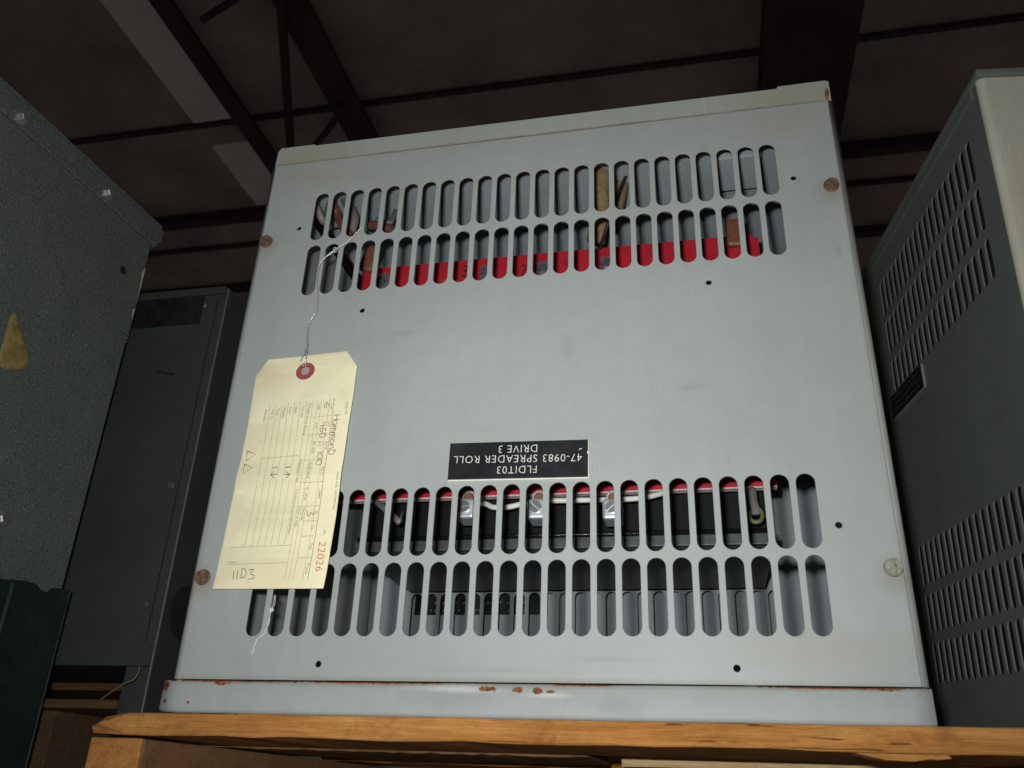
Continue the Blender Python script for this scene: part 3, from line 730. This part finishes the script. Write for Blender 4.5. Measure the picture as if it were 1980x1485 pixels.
drip = [(75, 350), (88, 368), (102, 410), (125, 470), (145, 540), (162, 595), (155, 640), (135, 665), (105, 672), (60, 668), (20, 662), (-10, 640), (-6, 590), (15, 520), (32, 460), (50, 395)]
db = bmesh.new(); cen = lf(*q1(78, 590))
pts = [lf(*q1(*c)) for c in drip]; lay = []
for f_, hgt in ((1, .0001), (.94, .0007), (.7, .0011), (.3, .0013)):
    lay.append([db.verts.new((hgt, cen.y + (v.y - cen.y) * f_, cen.z + (v.z - cen.z) * f_)) for v in pts])
for a, b in zip(lay, lay[1:]):
    for i in range(len(pts)): db.faces.new((a[i], a[(i + 1) % len(pts)], b[(i + 1) % len(pts)], b[i]))
db.faces.new(lay[-1]); bmesh.ops.recalc_face_normals(db, faces=db.faces)
ka = N('yellow_adhesive')
ab = ka.mix(ka.ramp(ka.noise(70, 5, .7), .35, .7), (.17, .12, .035), (.32, .235, .08))
ab = ka.mix(k_ := ka.math('MULTIPLY', ka.ramp(ka.noise(300, 4, .7), .5, .7), .5), ab, (.40, .33, .16))
ka.col(ab); ka.bump(ka.noise(260, 4, .6), .5, .001)
part('adhesive_drip', db, ka.done(.5), lcab, True, False)

# dark green cover below it, with a ragged top edge
gcv = thing('green_metal_cover', 'dark green folded metal cover with ragged top at lower left', 'metal cover', None, None, ML)
M_green = plain('dark_green_enamel', (.012, .022, .017), .35, 0, .5, .3, 60)
def q2(x, y): return (x / 3.666, 1080 + y / 3.666)
top = [(-400, 120), (-200, 150), (0, 148), (60, 150), (150, 158), (215, 178), (245, 200), (255, 228), (290, 258), (320, 235), (345, 210), (400, 212), (440, 222), (470, 232)]
tp = [lf(*q2(*t)) for t in top]
g = bmesh.new(); yo = tp[-1].y
loop = [(min(v.y, yo), v.z) for v in tp] + [(yo, -.30), (tp[0].y, -.30)]
A = [g.verts.new((.0045, y, z)) for y, z in loop]; B = [g.verts.new((.0025, y, z)) for y, z in loop]
g.faces.new(A); g.faces.new(B[::-1])
for i in range(len(A)): g.faces.new((A[i], A[(i + 1) % len(A)], B[(i + 1) % len(A)], B[i]))
bmesh.ops.recalc_face_normals(g, faces=g.faces)
part('sheet', g, M_green, gcv, world=False)
part('folded_edge', tube(bmesh.new(), [(.0035, yo, tp[-1].z), (.0035, yo, -.3)], .0014, 8), plain('green_edge_highlight', (.065, .085, .078), .5, .3), gcv, True, False)  # edge highlight put into a paler colour along the fold
e2 = lf(*q2(66, 150)); part('folded_edge', tube(bmesh.new(), [(.0048, e2.y, e2.z - .003), (.0048, e2.y, -.3)], .0016, 8), plain('green_edge_highlight_inner', (.065, .09, .08), .5, .3), gcv, True, False)  # second highlight line, painted paler than the sheet

# ------------------------------------------------------------------ dark box between
YD = .14
M_db = paint('dark_blue_grey_enamel', (.042, .047, .045), .2, .5, .4, .2, 500, grime=.5)
dbx = thing('junction_box', 'dark blue grey box behind, between the hammered cabinet and the enclosure', 'box', (-.4, YD, 1.545))
xr = (at(430, 563, YD).x + at(290, 1375, YD).x) / 2; ztp = at(350, 565, YD).z
zlo = at(200, 1287, YD).z
part('front_sheet', box(-.72, xr, YD, YD + .0015, zlo, ztp, .0005), M_db, dbx)
part('side_sheet', box(xr - .0014, xr + .0002, YD + .0017, YD + .34, 1.545, ztp - .0005), M_db, dbx)
part('corner_edge', box(xr - .0012, xr + .0004, YD - .0004, YD + .0012, 1.545, ztp - .001, .0005), plain('dark_box_highlight', (.16, .17, .17), .4, .3), dbx)  # paler strip paints the highlight along this corner
xl = at(236, 1330, YD).x
part('front_leg', box(xl, xr - .0014, YD + .0001, YD + .0014, 1.545, zlo - .0004), M_db, dbx)
part('top_sheet', box(-.72, xr - .002, YD + .002, YD + .34, ztp - .003, ztp - .001), M_db, dbx)
part('floor_sheet', box(-.72, xr - .002, YD + .004, YD + .34, zlo + .001, zlo + .003), M_hole, dbx)
a, b = at(272, 573, YD), at(386, 626, YD)
part('dark_window', box(a.x - .03, b.x, YD - .0012, YD - .0002, b.z, a.z), M_plate, dbx)
d = ray(343, 1180); t = (xr + .0002 - CAM.x) / d.x; hp = CAM + d * t
hk = bmesh.new(); disc(hk, Vector((0, 0, 0)), .024, -.0004, .0, 28)
for v in hk.verts: v.co = Vector((-v.co.y, v.co.x, v.co.z)) + Vector((xr + .0003, hp.y + .012, hp.z))
part('knockout_hole', hk, M_hole, dbx)
for u, v, rr in ((331, 938, .0035), (283, 1168, .0025), (395, 590, .003)):
    c_ = at(u, v, YD); part('screw', disc(bmesh.new(), c_, rr, YD - .0012, YD - .0001, 14, .0005), M_bracket, dbx)
part('rim_flange', box(-.72, xr - .0015, YD - .004, YD - .0003, ztp - .0075, ztp + .0005, .001), M_db, dbx)
sm = bmesh.new()
ribbon(sm, [at(297, 722, YD - .0003), at(310, 718, YD - .0003), at(322, 722, YD - .0003), at(338, 725, YD - .0003)], .003, FR); part('dark_scuff', sm, M_hole, dbx)
part('door_seam', box(at(395, 700, YD).x, at(395, 700, YD).x + .0012, YD - .0004, YD - .0001, zlo + .02, ztp - .012), M_hole, dbx)
# planks under it
W5 = wood('darker_brown_wood', (.075, .042, .022), (.13, .075, .038))  # darker brown than the front pallet's wood
pl2 = thing('rear_pallet', 'dark wooden pallet end behind and left of the orange pallet', 'pallet', (-.45, .2, 1.44))
part('deck_board', box(-.75, at(226, 1350, .13).x, .13, .24, at(180, 1370, .13).z, at(180, 1352, .13).z, .001), W5, pl2)
part('deck_board', box(-.75, at(236, 1330, .20).x, .20, .33, at(180, 1335, .2).z, at(180, 1320, .20).z, .001), W5, pl2)
part('stringer', box(-.75, -.44, .15, .30, 1.44, at(180, 1371, .13).z, .001), W5, pl2)
sr = smooth_path([at(270, 1288, .12), at(268, 1300, .118), at(258, 1314, .116), at(240, 1322, .115), at(205, 1345, .12), at(190, 1357, .125)], 5)
tag(part('dry_straw', tube(bmesh.new(), sr, .0006, 5), plain('dry_straw', (.18, .14, .09), .7), None, True), 'thin dry straw lying in front of the dark box leg', 'straw')

# ------------------------------------------------------------------ roof of the hall
M_roof = plain('brown_roof_deck', (.41, .345, .305), .8, 0, .1, .3, 1.6)
M_beam = plain('dark_roof_steel', (.075, .055, .05), .7, 0, .2, .2, 3)
M_sky = plain('pale_roof_panel', (.92, .88, .86), .7, 0, .2, .06, 5)
ZR = 5.5
rf = part('roof', box(-9, 7, 1.0, 10.5, ZR, ZR + .1), M_roof); rf['kind'] = 'structure'
def beam(name, label, cat, b, group=None):
    return tag(part(name, b, M_beam), label, cat, group)
for y, wd, dp, lab_ in ((3.36, .036, .03, 'thin dark roof purlin crossing highest above the enclosure'), (4.30, .085, .08, 'thick dark roof purlin level with the right cabinet vents'),
                  (4.70, .036, .03, 'thin dark roof purlin just below the thick one'), (5.28, .075, .06, 'lowest dark roof purlin, seen beside the right cabinet'), (6.2, .08, .06, None)):
    if lab_: beam('roof_purlin', lab_, 'purlin', box(-9, 7, y - wd / 2, y + wd / 2, ZR - dp, ZR - .002), 'roof purlins')
tag(part('roof_girder', box(.607, 1.09, 1.0, 10.4, ZR - .30, ZR - .11), M_beam), 'wide dark roof girder above the enclosure, right of centre', 'girder')
tr1 = thing('roof_truss', 'open dark steel roof truss with hanger and braces at upper left', 'truss', (-2.2, 3, ZR - .14))
part('chord', box(-2.66, -2.545, 1.0, 10.4, ZR - .14, ZR - .102), M_beam, tr1)
part('chord', box(-1.99, -1.80, 1.0, 10.4, ZR - .14, ZR - .102), M_beam, tr1)
def zp(u, v, Z):
    d = ray(u, v); return CAM + d * ((Z - CAM.z) / d.z)
for (a, b, wd) in (((541, -30), (562, 290), .028), ((470, -12), (392, 38), .022), ((668, 206), (605, 288), .022)):
    part('web_member', tube(bmesh.new(), [zp(*a, ZR - .17), zp(*b, ZR - .17)], wd, 8), M_beam, tr1)
for y0, y1, lab_ in ((1.0, 3.33, 'long pale roof panel strip at upper left beside the truss'), (3.56, 4.23, 'short pale roof panel below the long one, near the enclosure corner')):
    tag(part('roof_light_panel', box(-3.02, -2.69, y0, y1, ZR - .02, ZR - .003), M_sky), lab_, 'roof panel', 'pale roof panels')
